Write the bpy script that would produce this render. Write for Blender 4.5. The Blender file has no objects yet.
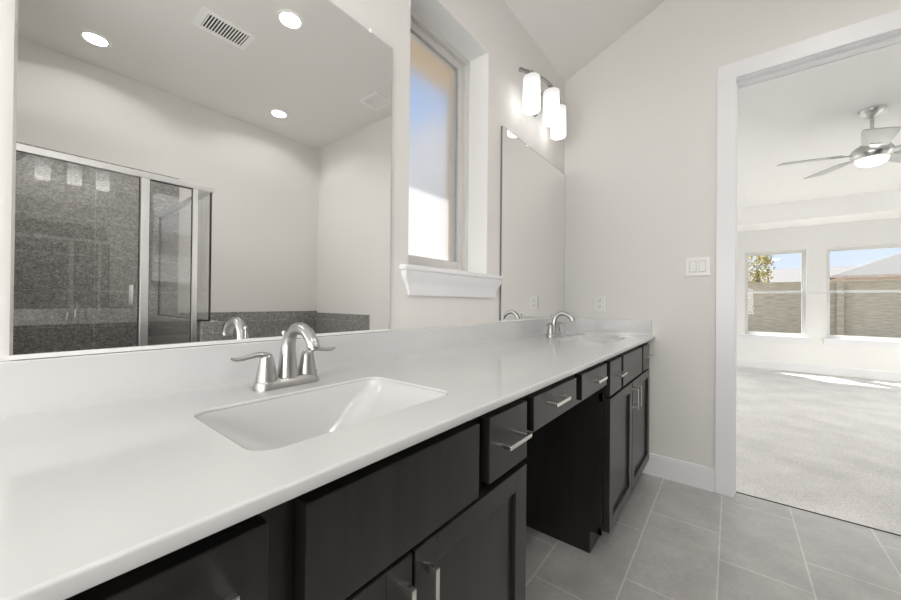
import bpy, bmesh, math, random
from mathutils import Vector, Matrix
random.seed(7)
PI = math.pi
SC = bpy.context.scene
COL = SC.collection

# ------------------------------------------------------------------ key sizes (metres)
WY = 1.006          # mirror wall plane (room is at smaller y)
EX = 2.662          # end wall plane (door wall)
OY = -2.455         # opposite wall
CT = 0.915          # counter top height
FX = 8.30           # bedroom far wall

# ------------------------------------------------------------------ camera
yaw, pitch, roll = 0.67056, 0.00538, 0.00923
f = Vector((math.cos(pitch)*math.cos(yaw), math.cos(pitch)*math.sin(yaw), math.sin(pitch)))
r0 = Vector((math.sin(yaw), -math.cos(yaw), 0))
u0 = r0.cross(f)
r = r0*math.cos(roll) + u0*math.sin(roll)
u = u0*math.cos(roll) - r0*math.sin(roll)
cd = bpy.data.cameras.new('camera')
cam = bpy.data.objects.new('camera', cd)
COL.objects.link(cam)
cam.matrix_world = Matrix(((r.x, u.x, -f.x, 0), (r.y, u.y, -f.y, 0), (r.z, u.z, -f.z, 1.123), (0, 0, 0, 1)))
cd.sensor_width = 36.0
cd.lens = 36.0*354.344/901.0
cd.clip_start = 0.02
cd.clip_end = 200
SC.camera = cam

# ------------------------------------------------------------------ world, sun, exposure
SC.view_settings.view_transform = 'Standard'
SC.view_settings.look = 'None'
SC.view_settings.exposure = 0.50
SC.view_settings.gamma = 1.0
SC.view_settings.use_curve_mapping = False
SC.cycles.use_denoising = True
SC.cycles.max_bounces = 14
SC.cycles.diffuse_bounces = 7
SC.cycles.glossy_bounces = 8
SC.cycles.transparent_max_bounces = 16
SC.cycles.sample_clamp_indirect = 6.0
SC.cycles.caustics_reflective = False
SC.cycles.caustics_refractive = False

SKY_STRENGTH = 0.78
SUN_STRENGTH = 12.0
CAN_POWER = 5.0
ROOM_POWER = 55.0
TOP_POWER = 9.0
BED_FILL_POWER = 58.0
SHADE_GLOW = 1.8
BOWL_GLOW = 6.0

w = bpy.data.worlds.new('sky')
SC.world = w
w.use_nodes = True
nt = w.node_tree
nt.nodes.clear()
out = nt.nodes.new('ShaderNodeOutputWorld')
bg = nt.nodes.new('ShaderNodeBackground')
tc = nt.nodes.new('ShaderNodeTexCoord')
sp = nt.nodes.new('ShaderNodeSeparateXYZ')
rp = nt.nodes.new('ShaderNodeValToRGB')
rp.color_ramp.elements[0].position = 0.0
rp.color_ramp.elements[0].color = (0.90, 0.94, 1.0, 1)
rp.color_ramp.elements[1].position = 0.75
rp.color_ramp.elements[1].color = (0.24, 0.48, 0.95, 1)
e = rp.color_ramp.elements.new(0.16)
e.color = (0.62, 0.76, 0.98, 1)
nt.links.new(tc.outputs['Generated'], sp.inputs[0])
nt.links.new(sp.outputs['Z'], rp.inputs[0])
nt.links.new(rp.outputs[0], bg.inputs[0])
bg.inputs[1].default_value = SKY_STRENGTH
nt.links.new(bg.outputs[0], out.inputs[0])

sd = bpy.data.lights.new('sun', 'SUN')
sun = bpy.data.objects.new('sun', sd)
COL.objects.link(sun)
sd.energy = SUN_STRENGTH
sd.color = (1.0, 0.95, 0.87)
sd.angle = math.radians(0.6)
sun.rotation_euler = Vector((-0.29, -0.27, -0.62)).to_track_quat('-Z', 'Y').to_euler()
sun.location = (12, 8, 14)

# fill light added behind the camera to brighten the bathroom evenly
ad = bpy.data.lights.new('rear_fill', 'AREA')
ad.shape = 'RECTANGLE'; ad.size = 1.5; ad.size_y = 2.2
ad.energy = ROOM_POWER
ad.color = (1.0, 0.99, 0.975)
al = bpy.data.objects.new('rear_fill', ad)
COL.objects.link(al)
al.location = (-1.48, 0.10, 1.80)
al.rotation_euler = Vector((1.0, -0.05, 0.32)).to_track_quat('-Z', 'Y').to_euler()

td = bpy.data.lights.new('overhead_fill', 'AREA')     # overhead fill light added behind the camera
td.shape = 'DISK'; td.size = 0.8
td.energy = TOP_POWER
td.color = (1.0, 0.985, 0.965)
tl_ = bpy.data.objects.new('overhead_fill', td)
COL.objects.link(tl_)
tl_.location = (-0.75, -0.55, 3.19)

# ------------------------------------------------------------------ materials
def new_mat(name):
    m = bpy.data.materials.new(name)
    m.use_nodes = True
    n = m.node_tree
    return m, n, n.nodes['Principled BSDF'], n.nodes['Material Output']

def mat(name, col, rough=0.5, metal=0.0, spec=0.5, coat=0.0, noise=None, bump=None, emit=None, aniso=0.0):
    """noise = (scale, amount, stretch xyz), bump = (scale, strength, distance)"""
    m, n, b, o = new_mat(name)
    b.inputs['Base Color'].default_value = (*col, 1)
    b.inputs['Roughness'].default_value = rough
    b.inputs['Metallic'].default_value = metal
    b.inputs['Specular IOR Level'].default_value = spec
    b.inputs['Coat Weight'].default_value = coat
    b.inputs['Coat Roughness'].default_value = 0.08
    tcn = n.nodes.new('ShaderNodeTexCoord')
    if noise:
        mp = n.nodes.new('ShaderNodeMapping')
        mp.inputs['Scale'].default_value = noise[2] if len(noise) > 2 else (1, 1, 1)
        nz = n.nodes.new('ShaderNodeTexNoise')
        nz.inputs['Scale'].default_value = noise[0]
        nz.inputs['Detail'].default_value = 6
        cr = n.nodes.new('ShaderNodeValToRGB')
        a = noise[1]
        cr.color_ramp.elements[0].position = 0.3
        cr.color_ramp.elements[1].position = 0.7
        cr.color_ramp.elements[0].color = (*[c*(1-a) for c in col], 1)
        cr.color_ramp.elements[1].color = (*[min(1, c*(1+a)) for c in col], 1)
        n.links.new(tcn.outputs['Object'], mp.inputs[0])
        n.links.new(mp.outputs[0], nz.inputs[0])
        n.links.new(nz.outputs['Fac'], cr.inputs[0])
        n.links.new(cr.outputs[0], b.inputs['Base Color'])
    if bump:
        nb = n.nodes.new('ShaderNodeTexNoise')
        nb.inputs['Scale'].default_value = bump[0]
        nb.inputs['Detail'].default_value = 3
        bp = n.nodes.new('ShaderNodeBump')
        bp.inputs['Strength'].default_value = bump[1]
        bp.inputs['Distance'].default_value = bump[2]
        n.links.new(tcn.outputs['Object'], nb.inputs[0])
        n.links.new(nb.outputs['Fac'], bp.inputs['Height'])
        n.links.new(bp.outputs[0], b.inputs['Normal'])
    if emit:
        b.inputs['Emission Color'].default_value = (*emit[0], 1)
        b.inputs['Emission Strength'].default_value = emit[1]
    return m

def emission_mat(name, col, strength):
    m, n, b, o = new_mat(name)
    n.nodes.remove(b)
    em = n.nodes.new('ShaderNodeEmission')
    em.inputs[0].default_value = (*col, 1)
    em.inputs[1].default_value = strength
    n.links.new(em.outputs[0], o.inputs[0])
    return m

def glass_mat(name, tint=(0.975, 0.975, 0.972), base=0.09):
    """clear sheet glass: see-through with an angle-dependent surface reflection"""
    m, n, b, o = new_mat(name)
    n.nodes.remove(b)
    tr = n.nodes.new('ShaderNodeBsdfTransparent')
    tr.inputs[0].default_value = (*tint, 1)
    gl = n.nodes.new('ShaderNodeBsdfGlossy')
    gl.inputs['Roughness'].default_value = 0.0
    gl.inputs[0].default_value = (1, 1, 1, 1)
    lw = n.nodes.new('ShaderNodeLayerWeight')
    lw.inputs['Blend'].default_value = 0.5
    pw = n.nodes.new('ShaderNodeMath'); pw.operation = 'POWER'; pw.inputs[1].default_value = 5.0
    ma = n.nodes.new('ShaderNodeMath'); ma.operation = 'MULTIPLY_ADD'
    ma.inputs[1].default_value = 1-base; ma.inputs[2].default_value = base
    mx = n.nodes.new('ShaderNodeMixShader')
    n.links.new(lw.outputs['Facing'], pw.inputs[0])
    n.links.new(pw.outputs[0], ma.inputs[0])
    n.links.new(ma.outputs[0], mx.inputs[0])
    n.links.new(tr.outputs[0], mx.inputs[1])
    n.links.new(gl.outputs[0], mx.inputs[2])
    n.links.new(mx.outputs[0], o.inputs[0])
    return m

def frosted_mat(name):
    m, n, b, o = new_mat(name)
    n.nodes.remove(b)
    rf = n.nodes.new('ShaderNodeBsdfGlass')
    rf.inputs['IOR'].default_value = 1.22
    rf.inputs['Roughness'].default_value = 0.30
    tl = n.nodes.new('ShaderNodeBsdfTranslucent')
    tl.inputs[0].default_value = (0.95, 0.96, 0.97, 1)
    mx = n.nodes.new('ShaderNodeMixShader')
    mx.inputs[0].default_value = 0.22
    n.links.new(rf.outputs[0], mx.inputs[1])
    n.links.new(tl.outputs[0], mx.inputs[2])
    n.links.new(mx.outputs[0], o.inputs[0])
    return m

def tile_mat(name, axes, shift, width, height, offset, tile, grout, mortar, rough, speckle, bumpy=0.15, coat=0.0):
    m, n, b, o = new_mat(name)
    tcn = n.nodes.new('ShaderNodeTexCoord')
    sx = n.nodes.new('ShaderNodeSeparateXYZ')
    cx = n.nodes.new('ShaderNodeCombineXYZ')
    n.links.new(tcn.outputs['Object'], sx.inputs[0])
    for i, ax in enumerate(axes):
        ad = n.nodes.new('ShaderNodeMath'); ad.operation = 'ADD'
        ad.inputs[1].default_value = shift[i]
        n.links.new(sx.outputs[ax], ad.inputs[0])
        n.links.new(ad.outputs[0], cx.inputs[i])
    bk = n.nodes.new('ShaderNodeTexBrick')
    bk.offset = offset
    bk.offset_frequency = 2
    bk.squash = 1.0
    bk.inputs['Scale'].default_value = 1.0
    bk.inputs['Brick Width'].default_value = width
    bk.inputs['Row Height'].default_value = height
    bk.inputs['Mortar Size'].default_value = mortar
    bk.inputs['Mortar Smooth'].default_value = 0.1
    bk.inputs['Bias'].default_value = 0.0
    bk.inputs['Color1'].default_value = (*[c*0.96 for c in tile], 1)
    bk.inputs['Color2'].default_value = (*[c*1.04 for c in tile], 1)
    bk.inputs['Mortar'].default_value = (*grout, 1)
    n.links.new(cx.outputs[0], bk.inputs['Vector'])
    # cloudy variation plus fine speckle
    nz = n.nodes.new('ShaderNodeTexNoise'); nz.inputs['Scale'].default_value = speckle[0]; nz.inputs['Detail'].default_value = 8
    cr = n.nodes.new('ShaderNodeValToRGB')
    a = speckle[1]
    cr.color_ramp.elements[0].position = 0.32; cr.color_ramp.elements[1].position = 0.68
    cr.color_ramp.elements[0].color = (1-a, 1-a, 1-a, 1); cr.color_ramp.elements[1].color = (1+a, 1+a, 1+a, 1)
    n.links.new(tcn.outputs['Object'], nz.inputs[0])
    n.links.new(nz.outputs['Fac'], cr.inputs[0])
    ml = n.nodes.new('ShaderNodeMix'); ml.data_type = 'RGBA'; ml.blend_type = 'MULTIPLY'; ml.inputs['Factor'].default_value = 1.0
    n.links.new(bk.outputs['Color'], ml.inputs['A']); n.links.new(cr.outputs[0], ml.inputs['B'])
    last = ml.outputs['Result']
    if len(speckle) > 2:
        vz = n.nodes.new('ShaderNodeTexNoise'); vz.inputs['Scale'].default_value = speckle[2]; vz.inputs['Detail'].default_value = 3
        c2 = n.nodes.new('ShaderNodeValToRGB')
        s = speckle[3]
        c2.color_ramp.elements[0].position = 0.36; c2.color_ramp.elements[1].position = 0.66
        c2.color_ramp.elements[0].color = (1-s, 1-s, 1-s, 1); c2.color_ramp.elements[1].color = (1+s, 1+s, 1+s, 1)
        n.links.new(tcn.outputs['Object'], vz.inputs[0]); n.links.new(vz.outputs['Fac'], c2.inputs[0])
        m2 = n.nodes.new('ShaderNodeMix'); m2.data_type = 'RGBA'; m2.blend_type = 'MULTIPLY'; m2.inputs['Factor'].default_value = 1.0
        n.links.new(last, m2.inputs['A']); n.links.new(c2.outputs[0], m2.inputs['B'])
        last = m2.outputs['Result']
    n.links.new(last, b.inputs['Base Color'])
    b.inputs['Roughness'].default_value = rough
    b.inputs['Coat Weight'].default_value = coat
    bp = n.nodes.new('ShaderNodeBump'); bp.inputs['Strength'].default_value = bumpy; bp.inputs['Distance'].default_value = 0.002
    bp.invert = True
    n.links.new(bk.outputs['Fac'], bp.inputs['Height'])
    n.links.new(bp.outputs[0], b.inputs['Normal'])
    return m

def carpet_mat():
    m, n, b, o = new_mat('carpet')
    tcn = n.nodes.new('ShaderNodeTexCoord')
    n1 = n.nodes.new('ShaderNodeTexNoise'); n1.inputs['Scale'].default_value = 130; n1.inputs['Detail'].default_value = 3
    n2 = n.nodes.new('ShaderNodeTexNoise'); n2.inputs['Scale'].default_value = 3.2; n2.inputs['Detail'].default_value = 4
    c1 = n.nodes.new('ShaderNodeValToRGB')
    c1.color_ramp.elements[0].position = 0.3; c1.color_ramp.elements[1].position = 0.7
    c1.color_ramp.elements[0].color = (0.54, 0.53, 0.51, 1); c1.color_ramp.elements[1].color = (0.74, 0.73, 0.705, 1)
    c2 = n.nodes.new('ShaderNodeValToRGB')
    c2.color_ramp.elements[0].position = 0.35; c2.color_ramp.elements[1].position = 0.65
    c2.color_ramp.elements[0].color = (0.91, 0.91, 0.91, 1); c2.color_ramp.elements[1].color = (1.06, 1.06, 1.06, 1)
    ml = n.nodes.new('ShaderNodeMix'); ml.data_type = 'RGBA'; ml.blend_type = 'MULTIPLY'; ml.inputs['Factor'].default_value = 1.0
    for nn, c in ((n1, c1), (n2, c2)):
        n.links.new(tcn.outputs['Object'], nn.inputs[0]); n.links.new(nn.outputs['Fac'], c.inputs[0])
    n.links.new(c1.outputs[0], ml.inputs['A']); n.links.new(c2.outputs[0], ml.inputs['B'])
    n.links.new(ml.outputs['Result'], b.inputs['Base Color'])
    b.inputs['Roughness'].default_value = 1.0
    b.inputs['Specular IOR Level'].default_value = 0.1
    bp = n.nodes.new('ShaderNodeBump'); bp.inputs['Strength'].default_value = 0.7; bp.inputs['Distance'].default_value = 0.006
    n.links.new(n1.outputs['Fac'], bp.inputs['Height']); n.links.new(bp.outputs[0], b.inputs['Normal'])
    return m

M = {}
M['wall'] = mat('wall_paint', (0.78, 0.765, 0.74), 0.62, spec=0.3, bump=(230, 0.22, 0.002))
M['ceil'] = mat('ceiling_paint', (0.84, 0.825, 0.80), 0.8, spec=0.2, bump=(150, 0.2, 0.002))
M['bedwall'] = mat('bedroom_wall_paint', (0.84, 0.835, 0.825), 0.7, spec=0.25, bump=(230, 0.12, 0.002))
M['bedceil'] = mat('bedroom_ceiling_paint', (0.93, 0.925, 0.915), 0.8, spec=0.2, bump=(150, 0.12, 0.002))
M['trim'] = mat('white_trim_paint', (0.84, 0.84, 0.86), 0.32, spec=0.45)
M['reveal'] = mat('white_reveal_paint', (0.90, 0.90, 0.89), 0.5, spec=0.3)
M['vinyl'] = mat('window_vinyl', (0.76, 0.76, 0.75), 0.4)
M['counter'] = mat('cultured_marble', (0.645, 0.65, 0.652), 0.14, spec=0.5, coat=0.35, noise=(2.2, 0.02, (1, 2.2, 1)))
M['sink'] = mat('white_basin_glaze', (0.63, 0.633, 0.633), 0.12, spec=0.5, coat=0.3)
M['wood'] = mat('espresso_wood', (0.013, 0.0112, 0.0106), 0.36, spec=0.45, coat=0.22, noise=(5, 0.35, (6, 6, 0.6)), bump=(60, 0.05, 0.001))
M['wood'].node_tree.nodes['Principled BSDF'].inputs['Coat Roughness'].default_value = 0.14
M['plate_gap'] = mat('switch_gap_shade', (0.50, 0.50, 0.49), 0.4)  # grey stands in for the shaded gap around each rocker
M['chrome'] = mat('polished_chrome', (0.95, 0.95, 0.955), 0.28, metal=1.0)
M['nickel'] = mat('brushed_nickel', (0.46, 0.456, 0.45), 0.30, metal=1.0)
M['dark_nickel'] = mat('darker_nickel', (0.36, 0.355, 0.35), 0.3, metal=1.0)  # darker nickel tone for the light bars and aerators
M['pull'] = mat('satin_nickel_pull', (0.80, 0.785, 0.765), 0.22, metal=1.0)
M['darkmetal'] = mat('dark_metal', (0.05, 0.05, 0.05), 0.4, metal=0.6)
M['mirror'] = mat('mirror_silver', (0.935, 0.935, 0.925), 0.0, metal=1.0)
M['mirror_edge'] = mat('mirror_edge', (0.16, 0.17, 0.165), 0.25)
M['clip'] = mat('clear_plastic_clip', (0.85, 0.85, 0.84), 0.2)
M['plate'] = mat('white_switch_plastic', (0.80, 0.795, 0.78), 0.3)
M['slot'] = mat('slot_dark', (0.03, 0.03, 0.03), 0.6)
M['shade'] = emission_mat('opal_glass_glow', (1.0, 0.975, 0.94), SHADE_GLOW)
n = M['shade'].node_tree          # the bulb sits low in the shade: the opal glass is dimmer towards its top
tcn = n.nodes.new('ShaderNodeTexCoord'); sx = n.nodes.new('ShaderNodeSeparateXYZ')
mr = n.nodes.new('ShaderNodeMapRange'); mr.interpolation_type = 'SMOOTHSTEP'
mr.inputs['From Min'].default_value = 0.0; mr.inputs['From Max'].default_value = 1.0
mr.inputs['To Min'].default_value = SHADE_GLOW*1.25; mr.inputs['To Max'].default_value = SHADE_GLOW*0.34
em = [x for x in n.nodes if x.type == 'EMISSION'][0]
n.links.new(tcn.outputs['Generated'], sx.inputs[0]); n.links.new(sx.outputs['Z'], mr.inputs['Value'])
n.links.new(mr.outputs[0], em.inputs[1])
M['lens'] = emission_mat('can_lens_glow', (1.0, 0.97, 0.92), 8.0)
M['bowl'] = emission_mat('fan_bowl_glow', (1.0, 0.97, 0.93), BOWL_GLOW)
M['white_metal'] = mat('white_painted_metal', (0.92, 0.915, 0.90), 0.4)
M['duct'] = mat('dark_duct', (0.04, 0.04, 0.04), 0.9)
M['fanbody'] = mat('fan_brushed_nickel', (0.60, 0.60, 0.59), 0.3, metal=1.0)
M['blade'] = mat('fan_blade_grey', (0.56, 0.56, 0.55), 0.45)
M['glass'] = glass_mat('clear_glass')
M['vinyl_shaded'] = mat('shaded_window_vinyl', (0.70, 0.69, 0.67), 0.4)  # white vinyl greyed to put its shade into the colour
M['pale_roof'] = mat('pale_sunlit_shingle', (0.42, 0.41, 0.40), 0.9, noise=(26, 0.15))
M['winglass'] = glass_mat('window_glass', (0.97, 0.98, 0.98), 0.02)
M['glassedge'] = mat('glass_edge', (0.05, 0.065, 0.06), 0.2)
M['frosted'] = frosted_mat('frosted_glass')
M['floor'] = tile_mat('floor_tile', ('X', 'Y'), (-0.17+60*0.6, -0.04+0.2975*100), 0.6, 0.2975, 0.633, (0.395, 0.388, 0.374), (0.56, 0.55, 0.535), 0.0035, 0.30, (5.5, 0.14, 40, 0.05), 0.2, 0.6)
M['floor'].node_tree.nodes['Principled BSDF'].inputs['Specular IOR Level'].default_value = 1.0
M['floor'].node_tree.nodes['Principled BSDF'].inputs['Coat Roughness'].default_value = 0.22
M['showertile_x'] = tile_mat('shower_tile_back', ('X', 'Z'), (-0.50+0.61*20, -0.26+0.31*10), 0.61, 0.31, 0.0, (0.275, 0.271, 0.26), (0.40, 0.395, 0.385), 0.003, 0.3, (30, 0.22, 85, 0.4), 0.2)
M['showertile_y'] = tile_mat('shower_tile_side', ('Y', 'Z'), (2.455+0.61*20, -0.26+0.31*10), 0.61, 0.31, 0.0, (0.275, 0.271, 0.26), (0.40, 0.395, 0.385), 0.003, 0.3, (30, 0.22, 85, 0.4), 0.2)
M['carpet'] = carpet_mat()
M['fence'] = mat('weathered_fence_wood', (0.42, 0.365, 0.28), 0.8, noise=(4, 0.3, (6, 1, 14)))
M['roof'] = mat('grey_shingle', (0.15, 0.145, 0.135), 0.9, noise=(26, 0.2))
M['roof2'] = mat('pale_shingle', (0.185, 0.175, 0.165), 0.9, noise=(26, 0.2))
M['fascia'] = mat('pink_beige_brick', (0.66, 0.54, 0.47), 0.85, noise=(18, 0.2))
M['soffit'] = mat('tan_soffit', (0.74, 0.54, 0.28), 0.8)
M['stucco'] = mat('white_stucco', (0.85, 0.84, 0.82), 0.9)
M['ground'] = mat('dry_lawn', (0.30, 0.28, 0.23), 0.95, noise=(8, 0.3))
M['bark'] = mat('tree_bark', (0.16, 0.12, 0.09), 0.9, noise=(20, 0.3))
M['leaf'] = mat('golden_green_leaves', (0.36, 0.29, 0.07), 0.7, noise=(2.5, 0.45))
M['rubber'] = mat('dark_seal', (0.03, 0.03, 0.03), 0.6)

# ------------------------------------------------------------------ mesh helpers
class MB:
    """gathers shapes given in world metres; build() links them as ONE mesh object"""
    def __init__(self):
        self.bm = bmesh.new()
    def box(self, x0, x1, y0, y1, z0, z1, bevel=0.0, seg=2):
        b = bmesh.new()
        bmesh.ops.create_cube(b, size=1.0)
        for v in b.verts:
            v.co = Vector(((x0+x1)/2 + v.co.x*(x1-x0), (y0+y1)/2 + v.co.y*(y1-y0), (z0+z1)/2 + v.co.z*(z1-z0)))
        if bevel > 0:
            bmesh.ops.bevel(b, geom=list(b.edges), offset=bevel, segments=seg, profile=0.6, affect='EDGES')
        self._add(b)
        return self
    def _add(self, b):
        me = bpy.data.meshes.new('tmp')
        b.to_mesh(me); b.free()
        self.bm.from_mesh(me)
        bpy.data.meshes.remove(me)
    def loft(self, rings, cap0=True, cap1=True, closed=True):
        vs = [[self.bm.verts.new(p) for p in ring] for ring in rings]
        n = len(vs[0])
        for a, c in zip(vs[:-1], vs[1:]):
            for i in range(n if closed else n-1):
                j = (i+1) % n
                self.bm.faces.new((a[i], a[j], c[j], c[i]))
        if cap0: self.bm.faces.new(list(reversed(vs[0])))
        if cap1: self.bm.faces.new(vs[-1])
        return self
    def tube(self, pts, radii, n=16, flat=(1.0, 1.0), cap=True):
        pts = [Vector(p) for p in pts]
        if not hasattr(radii, '__len__'): radii = [radii]*len(pts)
        rings = []
        t0 = (pts[1]-pts[0]).normalized()
        ref = Vector((0, 0, 1)) if abs(t0.z) < 0.9 else Vector((1, 0, 0))
        s = t0.cross(ref).normalized()
        for i, p in enumerate(pts):
            if i == 0: t = pts[1]-pts[0]
            elif i == len(pts)-1: t = pts[-1]-pts[-2]
            else: t = (pts[i+1]-pts[i]).normalized() + (pts[i]-pts[i-1]).normalized()
            t.normalize()
            s = (s - t*s.dot(t)).normalized()
            q = t.cross(s)
            rings.append([p + s*(math.cos(2*PI*k/n)*radii[i]*flat[0]) + q*(math.sin(2*PI*k/n)*radii[i]*flat[1]) for k in range(n)])
        return self.loft(rings, cap, cap)
    def lathe(self, c, prof, n=28, cap=True):
        rings = [[Vector((c[0]+rr*math.cos(2*PI*k/n), c[1]+rr*math.sin(2*PI*k/n), c[2]+z)) for k in range(n)] for rr, z in prof]
        return self.loft(rings, cap, cap)
    def cyl(self, a, b, rad, n=16):
        return self.tube([a, b], rad, n)
    def prism(self, poly, axis, a, b):
        """polygon (two coords) pushed along axis from a to b"""
        def P(p, t):
            return Vector((t, p[0], p[1])) if axis == 'x' else Vector((p[0], t, p[1])) if axis == 'y' else Vector((p[0], p[1], t))
        return self.loft([[P(p, a) for p in poly], [P(p, b) for p in poly]])
    def build(self, name, m, parent=None, smooth=False, subsurf=0, loc=None):
        bmesh.ops.recalc_face_normals(self.bm, faces=list(self.bm.faces))
        base = Vector((0, 0, 0))
        o_par = parent
        while o_par is not None:
            base += o_par.location
            o_par = o_par.parent
        if loc is not None: base += Vector(loc) - base
        for v in self.bm.verts: v.co -= base
        me = bpy.data.meshes.new(name)
        self.bm.to_mesh(me); self.bm.free()
        me.materials.append(m)
        if smooth:
            for p in me.polygons: p.use_smooth = True
            me.set_sharp_from_angle(angle=math.radians(42))
        ob = bpy.data.objects.new(name, me)
        COL.objects.link(ob)
        if parent is not None: ob.parent = parent
        elif loc is not None: ob.location = loc
        if subsurf:
            sm = ob.modifiers.new('sub', 'SUBSURF'); sm.levels = subsurf; sm.render_levels = subsurf
        return ob

def thing(name, label, cat, loc, group=None):
    o = bpy.data.objects.new(name, None)
    COL.objects.link(o)
    o.location = loc
    o.empty_display_size = 0.05
    o['label'] = label; o['category'] = cat
    if group: o['group'] = group
    return o

def struct(o, label=None):
    o['kind'] = 'structure'
    if label: o['label'] = label
    return o

def struct_empty(name, loc):
    o = bpy.data.objects.new(name, None)
    COL.objects.link(o); o.location = loc; o['kind'] = 'structure'
    return o

def copy_tree(root, shift, label, group=None):
    def cp(o, par):
        c = o.copy(); COL.objects.link(c)
        c.parent = par
        for ch in list(o.children): cp(ch, c)
        return c
    n = cp(root, None)
    n.location = root.location + Vector(shift)
    n['label'] = label
    if group: n['group'] = group
    return n

def rrect(x0, x1, y0, y1, z, rad, n=6):
    pts = []
    for cx, cy, a0 in ((x1-rad, y1-rad, 0), (x0+rad, y1-rad, 90), (x0+rad, y0+rad, 180), (x1-rad, y0+rad, 270)):
        for k in range(n+1):
            a = math.radians(a0+90*k/n)
            pts.append(Vector((cx+rad*math.cos(a), cy+rad*math.sin(a), z)))
    return pts

# ================================================================== STRUCTURE: bathroom
BX = -1.5           # wall behind the camera
CEIL = 3.20         # flat ceiling
KNEE = 2.817        # ceiling height at the mirror wall
SLY = 0.12          # where the slope meets the flat

struct(MB().box(BX-.1, 2.737, OY-.1, WY+.2, -.06, 0).build('floor', M['floor']))
struct(MB().box(2.737, FX+.16, -4.2, 3.2, -.06, 0.004).build('floor_carpet', M['carpet']))
struct(MB().box(2.731, 2.737, -.89, -.02, 0.0, .0035).build('trim_11', M['darkmetal']))

# mirror wall with the window opening
wx0, wx1, wz0, wz1 = 0.994, 1.574, 1.262, 2.439
WT = 0.20
wl = MB()
wl.box(BX, wx0, WY, WY+WT, 0, 3.4)
wl.box(wx1, EX+.12, WY, WY+WT, 0, 3.4)
wl.box(wx0, wx1, WY, WY+WT, 0, wz0)
wl.box(wx0, wx1, WY, WY+WT, wz1, 3.4)
struct(wl.build('wall_left', M['wall']))
# plastered reveal lining the opening
rv = MB()
rv.box(wx0-.001, wx0+.003, WY+.001, WY+.12, wz0, wz1)
rv.box(wx1-.003, wx1+.001, WY+.001, WY+.12, wz0, wz1)
rv.box(wx0, wx1, WY+.001, WY+.12, wz1-.003, wz1+.001)
struct(rv.build('trim_1', M['reveal']))

# end wall with the doorway
dy0, dy1, dz = -0.87, -0.014, 2.445
ew = MB()
ew.box(EX, EX+.115, dy1+.02, WY, 0, 3.4)
ew.box(EX, EX+.115, OY-.1, dy0-.02, 0, 3.4)
ew.box(EX, EX+.115, dy0-.02, dy1+.02, dz+.02, 3.4)
struct(ew.build('wall_end', M['wall']))
struct(MB().box(BX-.1, EX, OY-.12, OY, 0, 3.4).build('wall_right', M['wall']))
struct(MB().box(BX-.1, BX, OY, WY, 0, 3.4).build('wall_back', M['wall']))
struct(MB().prism([(OY-.12, CEIL), (SLY, CEIL), (WY+.02, KNEE-.008), (WY+.02, 3.5), (OY-.12, 3.5)], 'x', BX-.1, EX+.01).build('ceiling', M['ceil']))

# door lining, stops and casing
jb = MB()
jb.box(EX-.001, EX+.117, dy1, dy1+.02, 0, dz+.02)
jb.box(EX-.001, EX+.117, dy0-.02, dy0, 0, dz+.02)
jb.box(EX-.001, EX+.117, dy0, dy1, dz, dz+.02)
struct(jb.build('trim_2', M['trim']))
st = MB()
st.box(EX+.040, EX+.078, dy1-.011, dy1, 0, dz, .002)
st.box(EX+.040, EX+.078, dy0, dy0+.011, 0, dz, .002)
st.box(EX+.040, EX+.078, dy0, dy1, dz-.011, dz, .002)
struct(st.build('trim_3', M['trim']))
cs = MB()
for xa, xb in ((EX-.018, EX), (EX+.115, EX+.133)):
    cs.box(xa, xb, dy1-.004, dy1+.088, 0.0, dz+.004, .003)
    cs.box(xa, xb, dy0-.088, dy0+.004, 0.0, dz+.004, .003)
    cs.box(xa, xb, dy0-.088, dy1+.088, dz+.004, dz+.096, .003)
struct(cs.build('trim_4', M['trim']))

# baseboards
def baseboard(name, x0, x1, y0, y1, face):
    m = MB()
    if face == 'x':      # on the end wall, facing -x
        m.prism([(x1, 0), (x0, 0), (x0, .118), (x0+.004, .108), (x0+.007, .136), (x1, .138)], 'y', y0, y1)
    else:
        m.box(x0, x1, y0, y1, 0, .138, .003)
    return struct(m.build(name, M['trim']))
baseboard('baseboard_end', EX-.015, EX, dy1+.088, 0.492, 'x')
baseboard('baseboard_far', FX-.015, FX, -4.0, 3.0, 'x')

# window in the mirror wall
win = struct_empty('window_1', (1.284, WY+.12, wz0))
fr = MB()
fw = .034
yf0, yf1 = WY+.12, WY+.19
fr.box(wx0, wx0+fw, yf0, yf1, wz0, wz1, .003); fr.box(wx1-fw, wx1, yf0, yf1, wz0, wz1, .003)
fr.box(wx0+fw, wx1-fw, yf0, yf1, wz1-fw, wz1, .003); fr.box(wx0+fw, wx1-fw, yf0, yf1, wz0, wz0+fw, .003)
fr.build('window_frame', M['vinyl_shaded'], win)
sa = MB()
a0, a1, b0, b1 = wx0+fw, wx1-fw, wz0+fw, wz1-fw
sw = .040
sa.box(a0, a0+sw, yf0+.018, yf1-.005, b0, b1, .004); sa.box(a1-sw, a1, yf0+.018, yf1-.005, b0, b1, .004)
sa.box(a0+sw, a1-sw, yf0+.018, yf1-.005, b1-sw, b1, .004); sa.box(a0+sw, a1-sw, yf0+.018, yf1-.005, b0, b0+sw, .004)
sa.build('window_sash', M['vinyl_shaded'], win)
MB().box(a0+sw-.006, a1-sw+.006, yf0+.034, yf0+.038, b0+sw-.006, b1-sw+.006).build('window_pane', M['frosted'], win)

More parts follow.
